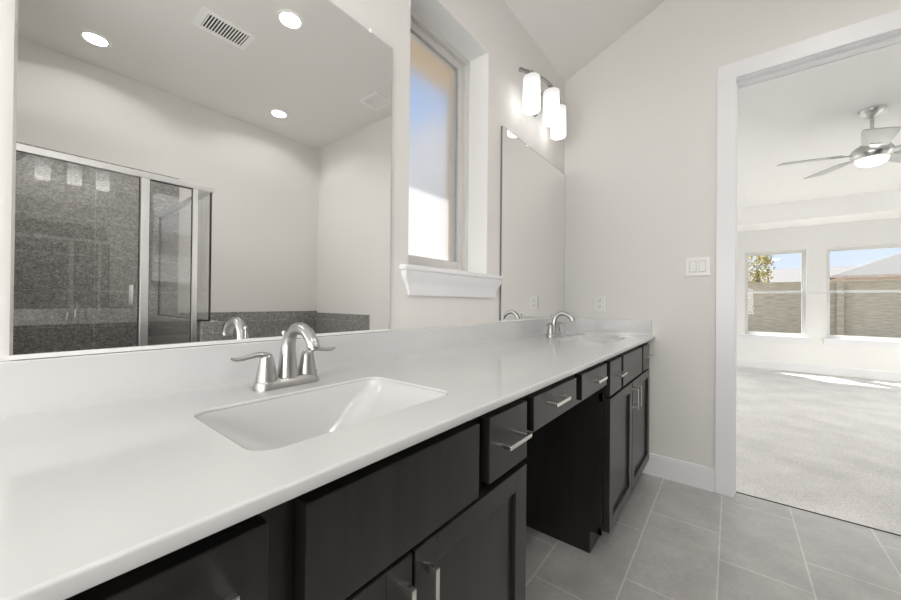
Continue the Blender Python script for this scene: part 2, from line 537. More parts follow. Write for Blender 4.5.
# frame added to dress the rear fill light as a window
bwn = struct_empty('rear_fill_surround', (BX, .10, .70))
m = MB()
m.box(BX, BX+.03, -.72, -.65, .63, 2.97, .003); m.box(BX, BX+.03, .85, .92, .63, 2.97, .003)
m.box(BX, BX+.03, -.65, .85, 2.90, 2.97, .003); m.box(BX, BX+.03, -.65, .85, .63, .70, .003)
m.build('window_frame', M['vinyl'], bwn)

# stool and tapered apron under that window
sx0, sx1 = 0.945, 1.690
struct(MB().box(sx0, sx1, WY-.036, WY-.0005, 1.246, 1.266, .005).build('trim_5', M['trim']))
struct(MB().box(wx0, wx1, WY-.002, WY+.12, 1.246, 1.2655).build('trim_6', M['trim']))
ap = MB()
prof = [(1.246, -.030, .012), (1.236, -.030, .012), (1.220, -.026, .016), (1.195, -.019, .032), (1.165, -.014, .046), (1.148, -.012, .050)]
rings = []
for z, dyy, ins in prof:
    rings.append([Vector((sx0+ins, WY-.0005, z)), Vector((sx0+ins, WY+dyy, z)), Vector((sx1-ins, WY+dyy, z)), Vector((sx1-ins, WY-.0005, z))])
ap.loft(rings)
struct(ap.build('trim_7', M['trim']))

# tiled shower walls, wainscot round the tub, pony wall, curb
struct(MB().box(-.35, 1.105, OY, OY+.012, 0, 2.36).build('wall_shower_back', M['showertile_x']))
struct(MB().box(-.47, -.35, OY, -1.02, 0, 3.25).build('wall_shower_side', M['wall']))
struct(MB().box(-.35, -.338, OY+.012, -1.02, 0, 2.36).build('wall_shower_tile', M['showertile_y']))
struct(MB().box(1.105, EX, OY, OY+.012, .50, .985).build('wall_tub_tile_back', M['showertile_x']))
struct(MB().box(EX-.012, EX, OY+.012, -1.325, .50, .962).build('wall_tub_tile_end', M['showertile_y']))
pw = MB()
pw.box(.893, 1.015, OY+.012, -1.0, 0, .962, .003)
struct(pw.build('partition_wall', M['showertile_y']))
struct(MB().box(-.338, .893, -1.11, -1.0, 0, .10, .003).build('trim_8', M['showertile_x']))

# tub: deck and basin in one tiled alcove
tub = thing('bathtub', 'white drop-in bathtub in a grey tiled deck beside the shower', 'bathtub', (1.84, -1.85, 0))
dk = MB()
dk.box(1.018, 2.645, -1.36, -1.325, 0, .50); dk.box(1.018, 2.645, OY+.014, OY+.10, .46, .50)
dk.box(1.018, 1.10, OY+.10, -1.36, .46, .50); dk.box(2.56, 2.645, OY+.10, -1.36, .46, .50)
dk.build('tub_deck', M['showertile_x'], tub)
bs = MB()
rg = []
for ins, z, rad in ((-.02, .502, .10), (-.02, .516, .10), (.03, .520, .12), (.06, .50, .13), (.12, .20, .16), (.20, .12, .18)):
    rg.append(rrect(1.10+ins, 2.56-ins, OY+.10+ins*.8, -1.36-ins*.8, z, rad))
bs.loft(rg, cap0=False)
bs.build('tub_basin', M['sink'], tub, smooth=True)

# ================================================================== STRUCTURE: bedroom
B0 = EX+.115
struct(MB().box(B0, FX, 3.0, 3.12, 0, 3.0).build('wall_bedroom_left', M['bedwall']))
struct(MB().box(B0, FX, -4.12, -4.0, 0, 3.0).build('wall_bedroom_right', M['bedwall']))
bn = MB()
bn.box(B0-.004, B0, dy1+.02, 3.0, 0, 3.0)
bn.box(B0-.004, B0, -4.0, dy0-.02, 0, 3.0)
bn.box(B0-.004, B0, dy0-.02, dy1+.02, dz+.02, 3.0)
struct(bn.build('wall_bedroom_near', M['bedwall']))
wins = [(-.975, -.185), (-2.16, -1.205)]
WZ0, WZ1 = .585, 2.055
fwall = MB()
ys = [3.0, wins[0][1], wins[0][0], wins[1][1], wins[1][0], -4.0]
fwall.box(FX, FX+.16, ys[1], ys[0], 0, 3.0); fwall.box(FX, FX+.16, ys[3], ys[2], 0, 3.0); fwall.box(FX, FX+.16, ys[5], ys[4], 0, 3.0)
for a, b in wins:
    fwall.box(FX, FX+.16, a, b, 0, WZ0); fwall.box(FX, FX+.16, a, b, WZ1, 3.0)
struct(fwall.build('wall_bedroom_far', M['bedwall']))
# tray ceiling
tb = MB()
TX0, TX1, TY0, TY1, TZ, TZ2 = 3.17, 7.60, -3.3, 2.3, 2.44, 2.72
tb.box(B0, TX0, -4.0, 3.0, TZ, 3.0); tb.box(TX1, FX, -4.0, 3.0, TZ, 3.0)
tb.box(TX0, TX1, TY1, 3.0, TZ, 3.0); tb.box(TX0, TX1, -4.0, TY0, TZ, 3.0)
tb.box(TX0, TX1, TY0, TY1, TZ2, 3.0)
struct(tb.build('ceiling_bedroom', M['bedceil']))

def hung_window(name, y0, y1):
    wn = struct_empty(name, (FX+.06, (y0+y1)/2, WZ0))
    t = .022
    m = MB()
    xa, xb = FX+.055, FX+.125
    m.box(xa, xb, y0, y0+t, WZ0, WZ1, .003); m.box(xa, xb, y1-t, y1, WZ0, WZ1, .003)
    m.box(xa, xb, y0+t, y1-t, WZ1-t, WZ1, .003); m.box(xa, xb, y0+t, y1-t, WZ0, WZ0+t, .003)
    m.build('window_frame', M['vinyl'], wn)
    mid = 1.345
    for nm, za, zb, xo in (('upper_sash', mid-.02, WZ1-t, .03), ('lower_sash', WZ0+t, mid+.02, 0.0)):
        s = MB()
        a, b = y0+t, y1-t
        s1 = .028
        x0, x1 = xa+.004+xo, xa+.032+xo
        s.box(x0, x1, a, a+s1, za, zb, .003); s.box(x0, x1, b-s1, b, za, zb, .003)
        s.box(x0, x1, a+s1, b-s1, za, za+s1+.006, .003); s.box(x0, x1, a+s1, b-s1, zb-s1, zb, .003)
        so = s.build(nm, M['vinyl'], wn)
        MB().box((x0+x1)/2-.002, (x0+x1)/2+.002, a+s1-.004, b-s1+.004, za+s1, zb-s1+.004).build('window_pane', M['winglass'], so)
    return wn
hung_window('window_2', *wins[0])
hung_window('window_3', *wins[1])
for i, (a, b) in enumerate(wins):
    struct(MB().box(FX-.03, FX+.055, a-.05, b+.05, WZ0-.02, WZ0+.004, .004).build('trim_%d' % (9+i), M['trim']))
    struct(MB().box(FX-.014, FX, a-.03, b+.03, WZ0-.085, WZ0-.02, .003).build('trim_%d' % (12+i), M['trim']))

# ================================================================== OUTDOORS
struct(MB().box(-20, 60, -50, 50, -.4, -.25).build('ground', M['ground']))
# eave over the bathroom window
struct(MB().box(BX, EX+.3, WY+WT, WY+.55, 2.55, 2.70).build('trim_14', M['soffit']))
struct(MB().box(wx1+.0, wx1+.25, WY+WT, WY+WT+.08, wz0-.5, 2.55).build('trim_15', M['soffit']))

fence = thing('board_fence', 'weathered brown horizontal board fence behind the bedroom windows', 'fence', (14, -1, -.25))
for k in range(8):
    z0 = -.22+k*.245
    MB().box(14.0, 14.03, -8, 5, z0, z0+.2449, .003).build('fence_board', M['fence'], fence)
MB().box(13.95, 14.08, -8, 5, 1.745, 1.785, .004).build('cap_rail', M['fence'], fence)
for yy in (4.5, 2.2, -.05, -2.28, -4.5, -6.8):
    MB().box(13.90, 14.0, yy-.07, yy+.07, -.25, 1.74, .004).build('fence_post', M['fence'], fence)

def house(name, label, x0, x1, y0, y1, eave, ridge, roofm, wallm, hip=1.0, over=.5):
    h = thing(name, label, 'house', ((x0+x1)/2, (y0+y1)/2, -.25))
    MB().box(x0, x1, y0, y1, -.25, eave).build('house_wall', wallm, h)
    m = MB()
    a0, a1, b0, b1 = x0-over, x1+over, y0-over, y1+over
    xm = (a0+a1)/2
    hy = (b1-b0)*.5*hip
    v = [Vector(p) for p in ((a0, b0, eave), (a1, b0, eave), (a1, b1, eave), (a0, b1, eave), (xm, b0+hy-.02, ridge), (xm, b1-hy+.02, ridge))]
    bv = [m.bm.verts.new(p) for p in v]
    for fc in ((0, 1, 2, 3), (0, 4, 1), (1, 4, 5, 2), (2, 5, 3), (3, 5, 4, 0)):
        m.bm.faces.new([bv[i] for i in fc])
    m.build('roof', roofm, h)
    MB().box(a0-.02, a0+.02, b0, b1, eave-.09, eave+.02).build('fascia', M['fascia'], h)
    return h
house('neighbour_house', 'pale tan hip-roofed house beyond the fence with a long low roof', 36, 46, -14.0, .9, 2.45, 4.2, M['roof2'], M['stucco'], .55)
house('neighbour_house', 'grey hip-roofed house close behind the fence with a pinkish eave line', 23, 33, -14.5, -3.9, 2.42, 4.6, M['roof'], M['fascia'], .9)

nh = thing('neighbour_house', 'pale-roofed house added to whiten the view through the frosted bathroom window', 'house', (4, 9, -.25))  # house added so its sunlit roof whitens the lower frosted pane
MB().box(-6, 12, 5.0, 13.0, -.25, 2.4).build('house_wall', M['stucco'], nh)
MB().prism([(4.5, 2.4), (9.0, 5.0), (13.5, 2.4)], 'x', -6.5, 12.5).build('roof', M['pale_roof'], nh)

tree = thing('garden_tree', 'small golden-green tree beyond the fence seen through the narrower bedroom window', 'tree', (17.5, -.75, -.25))
MB().tube([(17.5, -.75, -.25), (17.52, -.72, .8), (17.48, -.78, 1.7), (17.5, -.75, 2.5)], [.09, .075, .06, .03], 10).build('trunk', M['bark'], tree, smooth=True)
cr = MB()
for k in range(1500):
    th, ph = random.uniform(0, 2*PI), math.acos(random.uniform(-1, 1))
    rr = random.uniform(.25, 1)**.5
    c = Vector((17.5+.62*rr*math.sin(ph)*math.cos(th), -.62+.62*rr*math.sin(ph)*math.sin(th), 2.55+.95*rr*math.cos(ph)))
    a = Vector((random.uniform(-1, 1), random.uniform(-1, 1), random.uniform(-1, 1))).normalized()
    b = a.orthogonal().normalized()
    s = random.uniform(.035, .07)
    q = [c+a*s, c+b*s*.5, c-a*s, c-b*s*.5]
    cr.bm.faces.new([cr.bm.verts.new(p) for p in q])
cr.build('crown', M['leaf'], tree)

# ================================================================== VANITY
YF = 0.415          # faces of doors and drawers
YC = 0.443          # cabinet face frame
CZ = CT-.018        # underside of the counter slab

def bar_pull(parent, c, length, vertical=False):
    """square bar pull standing off a front; c = centre on the front's face"""
    m = MB()
    x, y, z = c
    L, t, d = length/2, .0048, .036
    if vertical:
        m.box(x-t, x+t, y-d, y-d+.007, z-L, z+L, .0012)
        for s in (-1, 1):
            za, zb = sorted((z+s*L, z+s*(L-.012)))
            m.box(x-t, x+t, y-d+.005, y, za, zb, .0012)
    else:
        m.box(x-L, x+L, y-d, y-d+.007, z-t, z+t, .0012)
        for s in (-1, 1):
            xa, xb = sorted((x+s*L, x+s*(L-.012)))
            m.box(xa, xb, y-d+.005, y, z-t, z+t, .0012)
    return m.build('handle', M['pull'], parent)

def front(name, parent, x0, x1, z0, z1):
    return MB().box(x0, x1, YF, YC-.0005, z0, z1, .002).build(name, M['wood'], parent)

def shaker_door(parent, x0, x1, z0, z1, handle_x, sw=.058, rw=.05):
    m = MB()
    m.box(x0, x0+sw, YF, YC-.0005, z0, z1, .0015); m.box(x1-sw, x1, YF, YC-.0005, z0, z1, .0015)
    m.box(x0+sw, x1-sw, YF, YC-.0005, z0, z0+rw, .0015); m.box(x0+sw, x1-sw, YF, YC-.0005, z1-rw, z1, .0015)
    d = m.build('door', M['wood'], parent)
    MB().box(x0+sw-.004, x1-sw+.004, YF+.011, YF+.018, z0+rw-.004, z1-rw+.004).build('door_panel', M['wood'], d)
    bar_pull(d, (handle_x, YF, z1-.079), .108, True)
    return d

def cabinet_body(parent, x0, x1, stiles, top_rail, mid_rail, toe=True, zb=.10):
    m = MB()
    yb = WY-.006
    m.box(x0, x0+.018, YC+.018, yb, zb, CZ-.001); m.box(x1-.018, x1, YC+.018, yb, zb, CZ-.001)
    m.box(x0+.018, x1-.018, YC+.018, yb, zb, zb+.018); m.box(x0+.018, x1-.018, yb-.010, yb, zb+.018, CZ-.02)
    for a, b in stiles: m.box(a, b, YC, YC+.018, zb, CZ-.001)
    m.box(x0, x1, YC+.001, YC+.0175, top_rail, CZ-.001)
    m.box(x0, x1, YC+.001, YC+.0175, mid_rail[0], mid_rail[1])
    m.box(x0, x1, YC+.001, YC+.0175, zb, zb+.03)
    b = m.build('cabinet_body', M['wood'], parent)
    t = MB()
    t.box(x0, x1, .494, .510, 0, zb); t.box(x0, x0+.018, .510, yb, 0, zb); t.box(x1-.018, x1, .510, yb, 0, zb)
    t.build('toe_kick', M['wood'], parent)
    return b

nc = thing('vanity_cabinet', 'dark espresso sink cabinet under the near sink, in front of the large mirror', 'cabinet', (.40, .70, 0))
cabinet_body(nc, -.06, .862, [(-.06, -.01), (.182, .247), (.416, .446), (.616, .677), (.838, .862)], .858, (.690, .735))
d = front('drawer', nc, -.04, .192, .722, .868); bar_pull(d, (.094, YF, .826), .108)
front('false_front', nc, .237, .626, .712, .868)
d = front('drawer', nc, .667, .848, .722, .868); bar_pull(d, (.750, YF, .800), .108)
shaker_door(nc, -.04, .427, .115, .705, .396)
shaker_door(nc, .434, .848, .115, .705, .452)

fc = thing('vanity_cabinet', 'dark espresso sink cabinet against the end wall, under the far sink', 'cabinet', (2.15, .70, 0))
cabinet_body(fc, 1.645, EX-.003, [(1.645, 1.69), (1.83, 1.93), (2.085, 2.125), (2.33, 2.43), (2.605, EX-.003)], .858, (.690, .725))
d = front('drawer', fc, 1.655, 1.858, .715, .866); bar_pull(d, (1.672+.09, YF, .80), .108)
front('false_front', fc, 1.895, 2.360, .715, .866)
d = front('drawer', fc, 2.397, 2.600, .715, .866); bar_pull(d, (2.50, YF, .80), .108)
shaker_door(fc, 1.658, 2.100, .115, .702, 2.066)
shaker_door(fc, 2.110, 2.612, .115, .702, 2.150)

kd = thing('makeup_drawer_unit', 'two-drawer apron over the open knee space between the dark sink cabinets', 'drawer unit', (1.253, .70, .75))
m = MB()
m.box(.864, 1.643, YC, YC+.018, .752, CZ-.001)
m.box(.864, .880, YC+.018, WY-.01, .752, CZ-.001); m.box(1.627, 1.643, YC+.018, WY-.01, .752, CZ-.001)
m.box(.880, 1.627, YC+.018, WY-.01, .752, .764)
m.build('apron_frame', M['wood'], kd)
d = front('drawer', kd, .889, 1.222, .776, .868); bar_pull(d, (1.018, YF, .836), .108)
d = front('drawer', kd, 1.280, 1.600, .776, .868); bar_pull(d, (1.420, YF, .832), .108)

# counter slab with two cut-outs, splashes
counter = thing('vanity_countertop', 'long white countertop with backsplash running over both dark cabinets', 'countertop', (1.30, .70, CZ))
CX0, CX1, CY0, CY1 = -.08, EX-.002, .390, WY-.002
SINKS = [(.214, .644, .500, .778), (1.936, 2.366, .500, .778)]
def slab():
    bm = bmesh.new()
    def ring(pts):
        return [bm.verts.new(p) for p in pts]
    def strip(a, b):
        n = len(a)
        for i in range(n):
            bm.faces.new((a[i], a[(i+1) % n], b[(i+1) % n], b[i]))
    # outer outline, front edge eased
    def outl(ins, z):
        return [Vector((CX0, CY0+ins, z)), Vector((CX1, CY0+ins, z)), Vector((CX1, CY1, z)), Vector((CX0, CY1, z))]
    outer = [ring(outl(i, z)) for i, z in ((.004, CT), (.0015, CT-.0008), (.0004, CT-.002), (0, CT-.004), (0, CZ+.002), (.0012, CZ))]
    for a, b in zip(outer[:-1], outer[1:]): strip(a, b)
    tops, bots = [outer[0]], [outer[-1]]
    for x0, x1, y0, y1 in SINKS:
        hs = [ring(rrect(x0-g, x1+g, y0-g, y1+g, z, .035+g)) for g, z in ((.003, CT), (.001, CT-.0008), (0, CT-.0025), (0, CT-.0055), (.03, CZ))]
        for a, b in zip(hs[:-1], hs[1:]): strip(a, b)
        tops.append(hs[0]); bots.append(hs[-1])
    bm.verts.ensure_lookup_table()
    for group in (tops, bots):
        es = []
        for rg_ in group:
            for i in range(len(rg_)):
                e_ = bm.edges.get((rg_[i], rg_[(i+1) % len(rg_)]))
                es.append(e_)
        bmesh.ops.triangle_fill(bm, use_beauty=True, use_dissolve=False, edges=es)
    m = MB(); m.bm.free(); m.bm = bm
    return m
so = slab().build('counter_slab', M['counter'], counter, smooth=True)
for p in so.data.polygons:
    if abs(p.normal.z) > .999: p.use_smooth = False
MB().box(CX0, CX1, WY-.021, WY-.002, CT-.004, 1.012, .003).build('backsplash', M['counter'], counter)
MB().box(CX1-.019, CX1, .412, WY-.021, CT-.004, 1.012, .003).build('side_splash', M['counter'], counter)

# sinks
def make_sink(x0, x1, y0, y1, label):
    s = thing('sink_basin', label, 'sink', ((x0+x1)/2, (y0+y1)/2, CZ-.14), 'white undermount sinks in the counter')
    m = MB()
    prof = [(-.022, -.022, -.022, -.022, .0026, .055), (.0, .0, .0, .0, .0120, .035), (.004, .004, .003, .004, .000, .036),
            (.024, .026, .008, .008, -.022, .042), (.050, .056, .016, .016, -.045, .050), (.080, .090, .026, .027, -.070, .058),
            (.108, .122, .038, .040, -.092, .066), (.132, .148, .054, .056, -.110, .068), (.152, .168, .076, .078, -.122, .060), (.172, .182, .106, .106, -.1275, .030)]
    rings = [rrect(x0+l, x1-rr_, y0+fr_, y1-bk_, CZ+z, rad, 8) for l, rr_, fr_, bk_, z, rad in prof]
    m.loft(rings, cap0=False)
    ob = m.build('basin', M['sink'], s, smooth=True)
    sol = ob.modifiers.new('thick', 'SOLIDIFY'); sol.thickness = .008; sol.offset = 1.0 if False else -1.0
    cx, cy = (x0+x1)/2, (y0+y1)/2+.01
    dr = MB(); dr.lathe((cx, cy, CZ-.1275), [(.024, 0), (.024, .003), (.019, .004), (.017, .002), (.001, .002)], 24)
    dr.build('drain', M['chrome'], s, smooth=True)
    return s
make_sink(*SINKS[0], 'white undermount sink basin nearest the large mirror, sunk in the near end of the counter')
make_sink(*SINKS[1], 'white undermount sink basin by the end wall, sunk in the far end of the counter')

# faucets
def make_faucet(cx, cy, label):
    F = thing('faucet', label, 'faucet', (cx, cy, CT), 'brushed nickel two-handle faucets')
    b = MB()
    def stad(hx, hy, z, n=12):
        pts = []
        for s in (1, -1):
            for k in range(n+1):
                a = -PI/2 + PI*k/n if s == 1 else PI/2 + PI*k/n
                pts.append(Vector((cx + s*(hx-hy) + hy*math.cos(a), cy + hy*math.sin(a), CT+z)))
        return pts
    b.loft([stad(.080, .029, .0003), stad(.080, .029, .004), stad(.077, .0265, .012), stad(.074, .0235, .020), stad(.072, .021, .022)])
    b.build('base_plate', M['nickel'], F, smooth=True)
    sp = MB()
    path = [(0, 0, .018), (0, .001, .050), (0, .000, .085), (0, -.004, .104), (0, -.013, .122), (0, -.030, .137), (0, -.053, .1425), (0, -.077, .138), (0, -.098, .126), (0, -.112, .112), (0, -.117, .100)]
    rad = [.0255, .0210, .0175, .0152, .0142, .0138, .0136, .0136, .0138, .0140, .0142]
    # smooth the path
    P, Rr = [], []
    for i in range(len(path)-1):
        p0 = Vector(path[max(i-1, 0)]); p1 = Vector(path[i]); p2 = Vector(path[i+1]); p3 = Vector(path[min(i+2, len(path)-1)])
        for k in range(4):
            t = k/4
            P.append(.5*((2*p1) + (p2-p0)*t + (2*p0-5*p1+4*p2-p3)*t*t + (3*p1-p0-3*p2+p3)*t**3))
            Rr.append(rad[i]*(1-t)+rad[i+1]*t)
    P.append(Vector(path[-1])); Rr.append(rad[-1])
    P = [Vector((cx, cy, CT))+p for p in P]
    sp.tube(P, Rr, 24)
    spo = sp.build('spout', M['nickel'], F, smooth=True)
    MB().cyl(P[-1]+Vector((0, .0, .002)), P[-1]+Vector((0, -.001, -.004)), .0105, 18).build('aerator', M['dark_nickel'], spo, smooth=True)
    ro = MB(); ro.tube([(cx, cy+.021, CT+.02), (cx, cy+.021, CT+.122)], .0028, 10); ro.lathe((cx, cy+.021, CT+.120), [(.003, 0), (.006, .003), (.006, .010), (.002, .013)], 14)
    ro.build('lift_rod', M['nickel'], F, smooth=True)
    for s in (-1, 1):
        hx = cx + s*.051
        h = MB()
        h.lathe((hx, cy, CT), [(.0245, .019), (.0230, .026), (.0205, .040), (.0178, .054), (.0160, .064), (.0145, .072), (.0115, .079), (.006, .083), (.001, .084)], 24)
        ho = h.build('handle_body', M['nickel'], F, smooth=True)
        l = MB()
        lp = [(s*-.005, 0, .066), (s*-.001, 0, .075), (s*.010, 0, .0805), (s*.024, -.001, .0815), (s*.040, -.002, .0785), (s*.056, -.003, .0755), (s*.069, -.004, .0755), (s*.078, -.004, .0785)]
        l.tube([Vector((hx, cy, CT))+Vector(p) for p in lp], [.0125, .0125, .0115, .0098, .0085, .0078, .0070, .0045], 16, flat=(1.0, .62))
        l.build('lever', M['nickel'], ho, smooth=True)
    return F
make_faucet(.440, .862, 'brushed nickel two-handle faucet at the near sink, in front of the large mirror')
make_faucet(2.148, .872, 'brushed nickel two-handle faucet at the far sink, by the end wall')

# ================================================================== MIRRORS
def make_mirror(x0, x1, z0, z1, label, clips, edge=.0, bv=.004):
    mi = thing('wall_mirror', label, 'mirror', ((x0+x1)/2, WY, z0), 'frameless vanity mirrors')
    m = MB()
    y0, y1 = WY-.010, WY-.0067
    m.loft([[Vector((x0, y1, z0)), Vector((x1, y1, z0)), Vector((x1, y1, z1)), Vector((x0, y1, z1))],
            [Vector((x0, y0+.001, z0)), Vector((x1, y0+.001, z0)), Vector((x1, y0+.001, z1)), Vector((x0, y0+.001, z1))],
            [Vector((x0+bv, y0, z0+bv)), Vector((x1-bv, y0, z0+bv)), Vector((x1-bv, y0, z1-bv)), Vector((x0+bv, y0, z1-bv))]])
    m.build('mirror_glass', M['mirror'], mi)
    MB().box(x0+.003-edge, x1-.003+edge, WY-(.0065 if edge == 0 else .0098), WY-.0005, z0+.004, z1-.003+edge).build('mirror_backing', M['mirror_edge'], mi)
    MB().box(x0, x1, WY-.013, WY-.001, z0-.005, z0+.003, .001).build('bottom_channel', M['clip'], mi)
    for cxx in clips:
        k = MB(); k.box(cxx-.007, cxx+.007, WY-.014, WY-.001, z1-.006, z1+.008, .002)
        k.build('mirror_clip', M['clip'], mi)
    return mi
make_mirror(.007, .893, 1.018, 2.070, 'large frameless wall mirror behind the near sink, reflecting the shower', (.12, .795))
make_mirror(1.705, 2.650, 1.018, 2.098, 'frameless wall mirror behind the far sink, between the window and the end wall', (1.80, 2.55), .0048, .001)

# ================================================================== VANITY LIGHTS
def make_vanity_light(cx, label):
    L = thing('vanity_light', label, 'wall light', (cx, WY, 2.45), 'three-shade vanity lights over the mirrors')
    MB().box(cx-.06, cx+.06, WY-.022, WY, 2.33, 2.47, .006).build('wall_plate', M['nickel'], L)
    b = MB()
    pts = []
    for k in range(13):
        t = -1+2*k/12
        pts.append(Vector((cx+t*.255, WY-.134+.075*t*t, 2.452)))
    b.tube(pts, .010, 12, flat=(1, 1.2))
    for s in (-1, 1):
        p = pts[0] if s < 0 else pts[-1]
        b.lathe((p.x, p.y, p.z-.012), [(.004, 0), (.013, .005), (.013, .020), (.004, .025)], 14)
    b.tube([(cx, WY-.02, 2.42), (cx, WY-.08, 2.43), (cx, WY-.134, 2.452)], .008, 12)
    b.build('light_bar', M['dark_nickel'], L, smooth=True)
    for k, t in enumerate((-.79, 0, .79)):
        x, y = cx+t*.255, WY-.134+.075*t*t - (.012 if t else 0.0)
        so = MB(); so.lathe((x, y, 2.405), [(.022, 0), (.024, .012), (.024, .030), (.012, .042), (.008, .052)], 18)
        so.build('socket_cap', M['nickel'], L, smooth=True)
        sh = MB(); sh.lathe((x, y, 2.225), [(.044, .0), (.0485, .003), (.049, .008), (.049, .189), (.0475, .194), (.022, .195)], 28)
        sh.build('glass_shade', M['shade'], L, smooth=True)
    return L
make_vanity_light(2.078, 'nickel three-shade wall light above the far mirror, next to the end wall')
make_vanity_light(.414, 'nickel three-shade wall light above the large near mirror, seen as reflections in the shower glass')

# ================================================================== CEILING FITTINGS
def make_can(x, y, z, label, power, group='recessed ceiling lights', tone=(1.0, .98, .955)):
    c = thing('recessed_light', label, 'ceiling light', (x, y, z), group)
    t = MB(); t.lathe((x, y, z), [(.070, -.001), (.074, -.006), (.090, -.008), (.096, -.004), (.096, -.0005)], 36, cap=False)
    t.build('trim_ring', M['white_metal'], c, smooth=True)
    MB().lathe((x, y, z), [(.001, -.0045), (.071, -.0045), (.071, -.001)], 36).build('lens', M['lens'], c)
    ld = bpy.data.lights.new('can_lamp', 'AREA'); ld.shape = 'DISK'; ld.size = .13; ld.energy = power; ld.color = tone; ld.spread = math.radians(150)
    lo = bpy.data.objects.new('can_lamp', ld); COL.objects.link(lo); lo.parent = c; lo.location = (0, 0, -.010)
    return c
make_can(1.297, -.574, CEIL, 'recessed ceiling light beside the supply vent, reflected high in the large mirror', CAN_POWER)
make_can(1.879, -1.958, CEIL, 'recessed ceiling light over the bathtub, reflected above the tub tile', CAN_POWER)
make_can(.435, -2.000, CEIL, 'recessed ceiling light over the shower, reflected above the shower header', CAN_POWER)

reg = thing('supply_vent', 'white louvered supply vent in the ceiling, reflected at the top of the large mirror', 'vent', (1.03, -1.07, CEIL))
rx0, rx1, ry0, ry1 = .855, 1.215, -1.19, -.945
m = MB()
fwid = .036
zt, zb_ = CEIL-.0005, CEIL-.009
m.box(rx0, rx0+fwid*1.3, ry0, ry1, zb_, zt, .002); m.box(rx1-fwid, rx1, ry0, ry1, zb_, zt, .002)
m.box(rx0+fwid*1.3, rx1-fwid, ry0, ry0+fwid, zb_, zt, .002); m.box(rx0+fwid*1.3, rx1-fwid, ry1-fwid, ry1, zb_, zt, .002)
m.build('vent_frame', M['white_metal'], reg)
MB().box(rx0+.03, rx1-.03, ry0+.03, ry1-.03, CEIL-.002, CEIL-.0004).build('duct_opening', M['duct'], reg)
lv = MB()
n = 14
for k in range(n):
    x = rx0+fwid*1.3 + (k+.5)*(rx1-rx0-fwid*2.3)/n
    lv.prism([(x-.0055, CEIL-.003), (x-.0045, CEIL-.003), (x+.0005, CEIL-.010), (x-.0005, CEIL-.010)], 'y', ry0+fwid-.004, ry1-fwid+.004)
lv.build('louvers', M['white_metal'], reg)

ex = thing('exhaust_fan_grille', 'square exhaust fan grille in the ceiling near the end wall, reflected at the mirror edge', 'vent', (2.378, -.90, CEIL))
gx0, gx1, gy0, gy1 = 2.262, 2.494, -1.03, -.77
m = MB()
m.box(gx0, gx0+.03, gy0, gy1, CEIL-.012, CEIL-.0005, .003); m.box(gx1-.03, gx1, gy0, gy1, CEIL-.012, CEIL-.0005, .003)
m.box(gx0+.03, gx1-.03, gy0, gy0+.03, CEIL-.012, CEIL-.0005, .003); m.box(gx0+.03, gx1-.03, gy1-.03, gy1, CEIL-.012, CEIL-.0005, .003)
m.build('grille_frame', M['white_metal'], ex)
m = MB()
for k in range(13):
    y = gy0+.036+k*(gy1-gy0-.072)/12
    m.box(gx0+.03, gx1-.03, y-.005, y+.005, CEIL-.008, CEIL-.001)
m.build('grille_slats', M['white_metal'], ex)

# ================================================================== WALL PLATES
def outlet(y, z, label):
    o = thing('wall_outlet', label, 'outlet', (EX, y, z))
    MB().box(EX-.006, EX, y-.036, y+.036, z-.058, z+.058, .003).build('cover_plate', M['plate'], o)
    for s in (-1, 1):
        zc = z+s*.021
        rc = MB()
        rings = [[Vector((xx, y+.017*max(-.8, min(.8, math.cos(2*PI*k/24)*1.0))/.8*.9, zc+.016*math.sin(2*PI*k/24))) for k in range(24)] for xx in (EX-.005, EX-.0085)]
        rc.loft(rings)
        ro = rc.build('receptacle', M['plate'], o)
        sl = MB()
        sl.box(EX-.0089, EX-.0080, y-.0075, y-.0050, zc-.002, zc+.008); sl.box(EX-.0089, EX-.0080, y+.0050, y+.0075, zc-.002, zc+.007)
        sl.cyl((EX-.0089, y, zc-.008), (EX-.0080, y, zc-.008), .0026, 10)
        sl.build('slots', M['slot'], ro)
    return o
outlet(.741, 1.121, 'white duplex outlet on the end wall just above the side splash')
sw = thing('light_switch', 'white double rocker switch plate on the end wall beside the door casing', 'light switch', (EX, .165, 1.356))
MB().box(EX-.006, EX, .165-.064, .165+.064, 1.356-.058, 1.356+.058, .003).build('cover_plate', M['plate'], sw)
for s in (-1, 1):
    y = .165+s*.024
    MB().box(EX-.0066, EX-.004, y-.018, y+.018, 1.356-.035, 1.356+.035, .0008).build('rocker_frame', M['plate_gap'], sw)
    rk = MB(); rk.prism([(EX-.0062, 1.356-.032), (EX-.0062, 1.356+.032), (EX-.0085, 1.356+.032), (EX-.0115, 1.356-.032)], 'y', y-.0155, y+.0155)
    rk.build('rocker', M['plate'], sw)

# ================================================================== SHOWER ENCLOSURE
GY = -1.057
sh = thing('shower_enclosure', 'chrome-framed glass shower enclosure in front of grey tile, seen in the large mirror', 'shower', (.30, GY, .10))
HZ0, HZ1 = 1.922, 1.962
cz0 = .10
MB().box(-.338, .972, GY-.018, GY+.018, HZ0, HZ1, .003).build('header_rail', M['chrome'], sh)
MB().box(.938, .972, OY+.012, GY-.018, HZ0, HZ1, .003).build('return_rail', M['chrome'], sh)
MB().box(.553, .597, GY-.016, GY+.016, cz0, HZ0, .003).build('door_post', M['chrome'], sh)
MB().box(.838, .870, GY-.016, GY+.016, cz0, HZ0, .003).build('pony_wall_post', M['chrome'], sh)
MB().box(.949, .960, GY-.008, GY+.006, .962, HZ0, .002).build('corner_post', M['darkmetal'], sh)
MB().box(.946, .962, OY+.012, OY+.028, .962, HZ0, .002).build('wall_jamb', M['darkmetal'], sh)
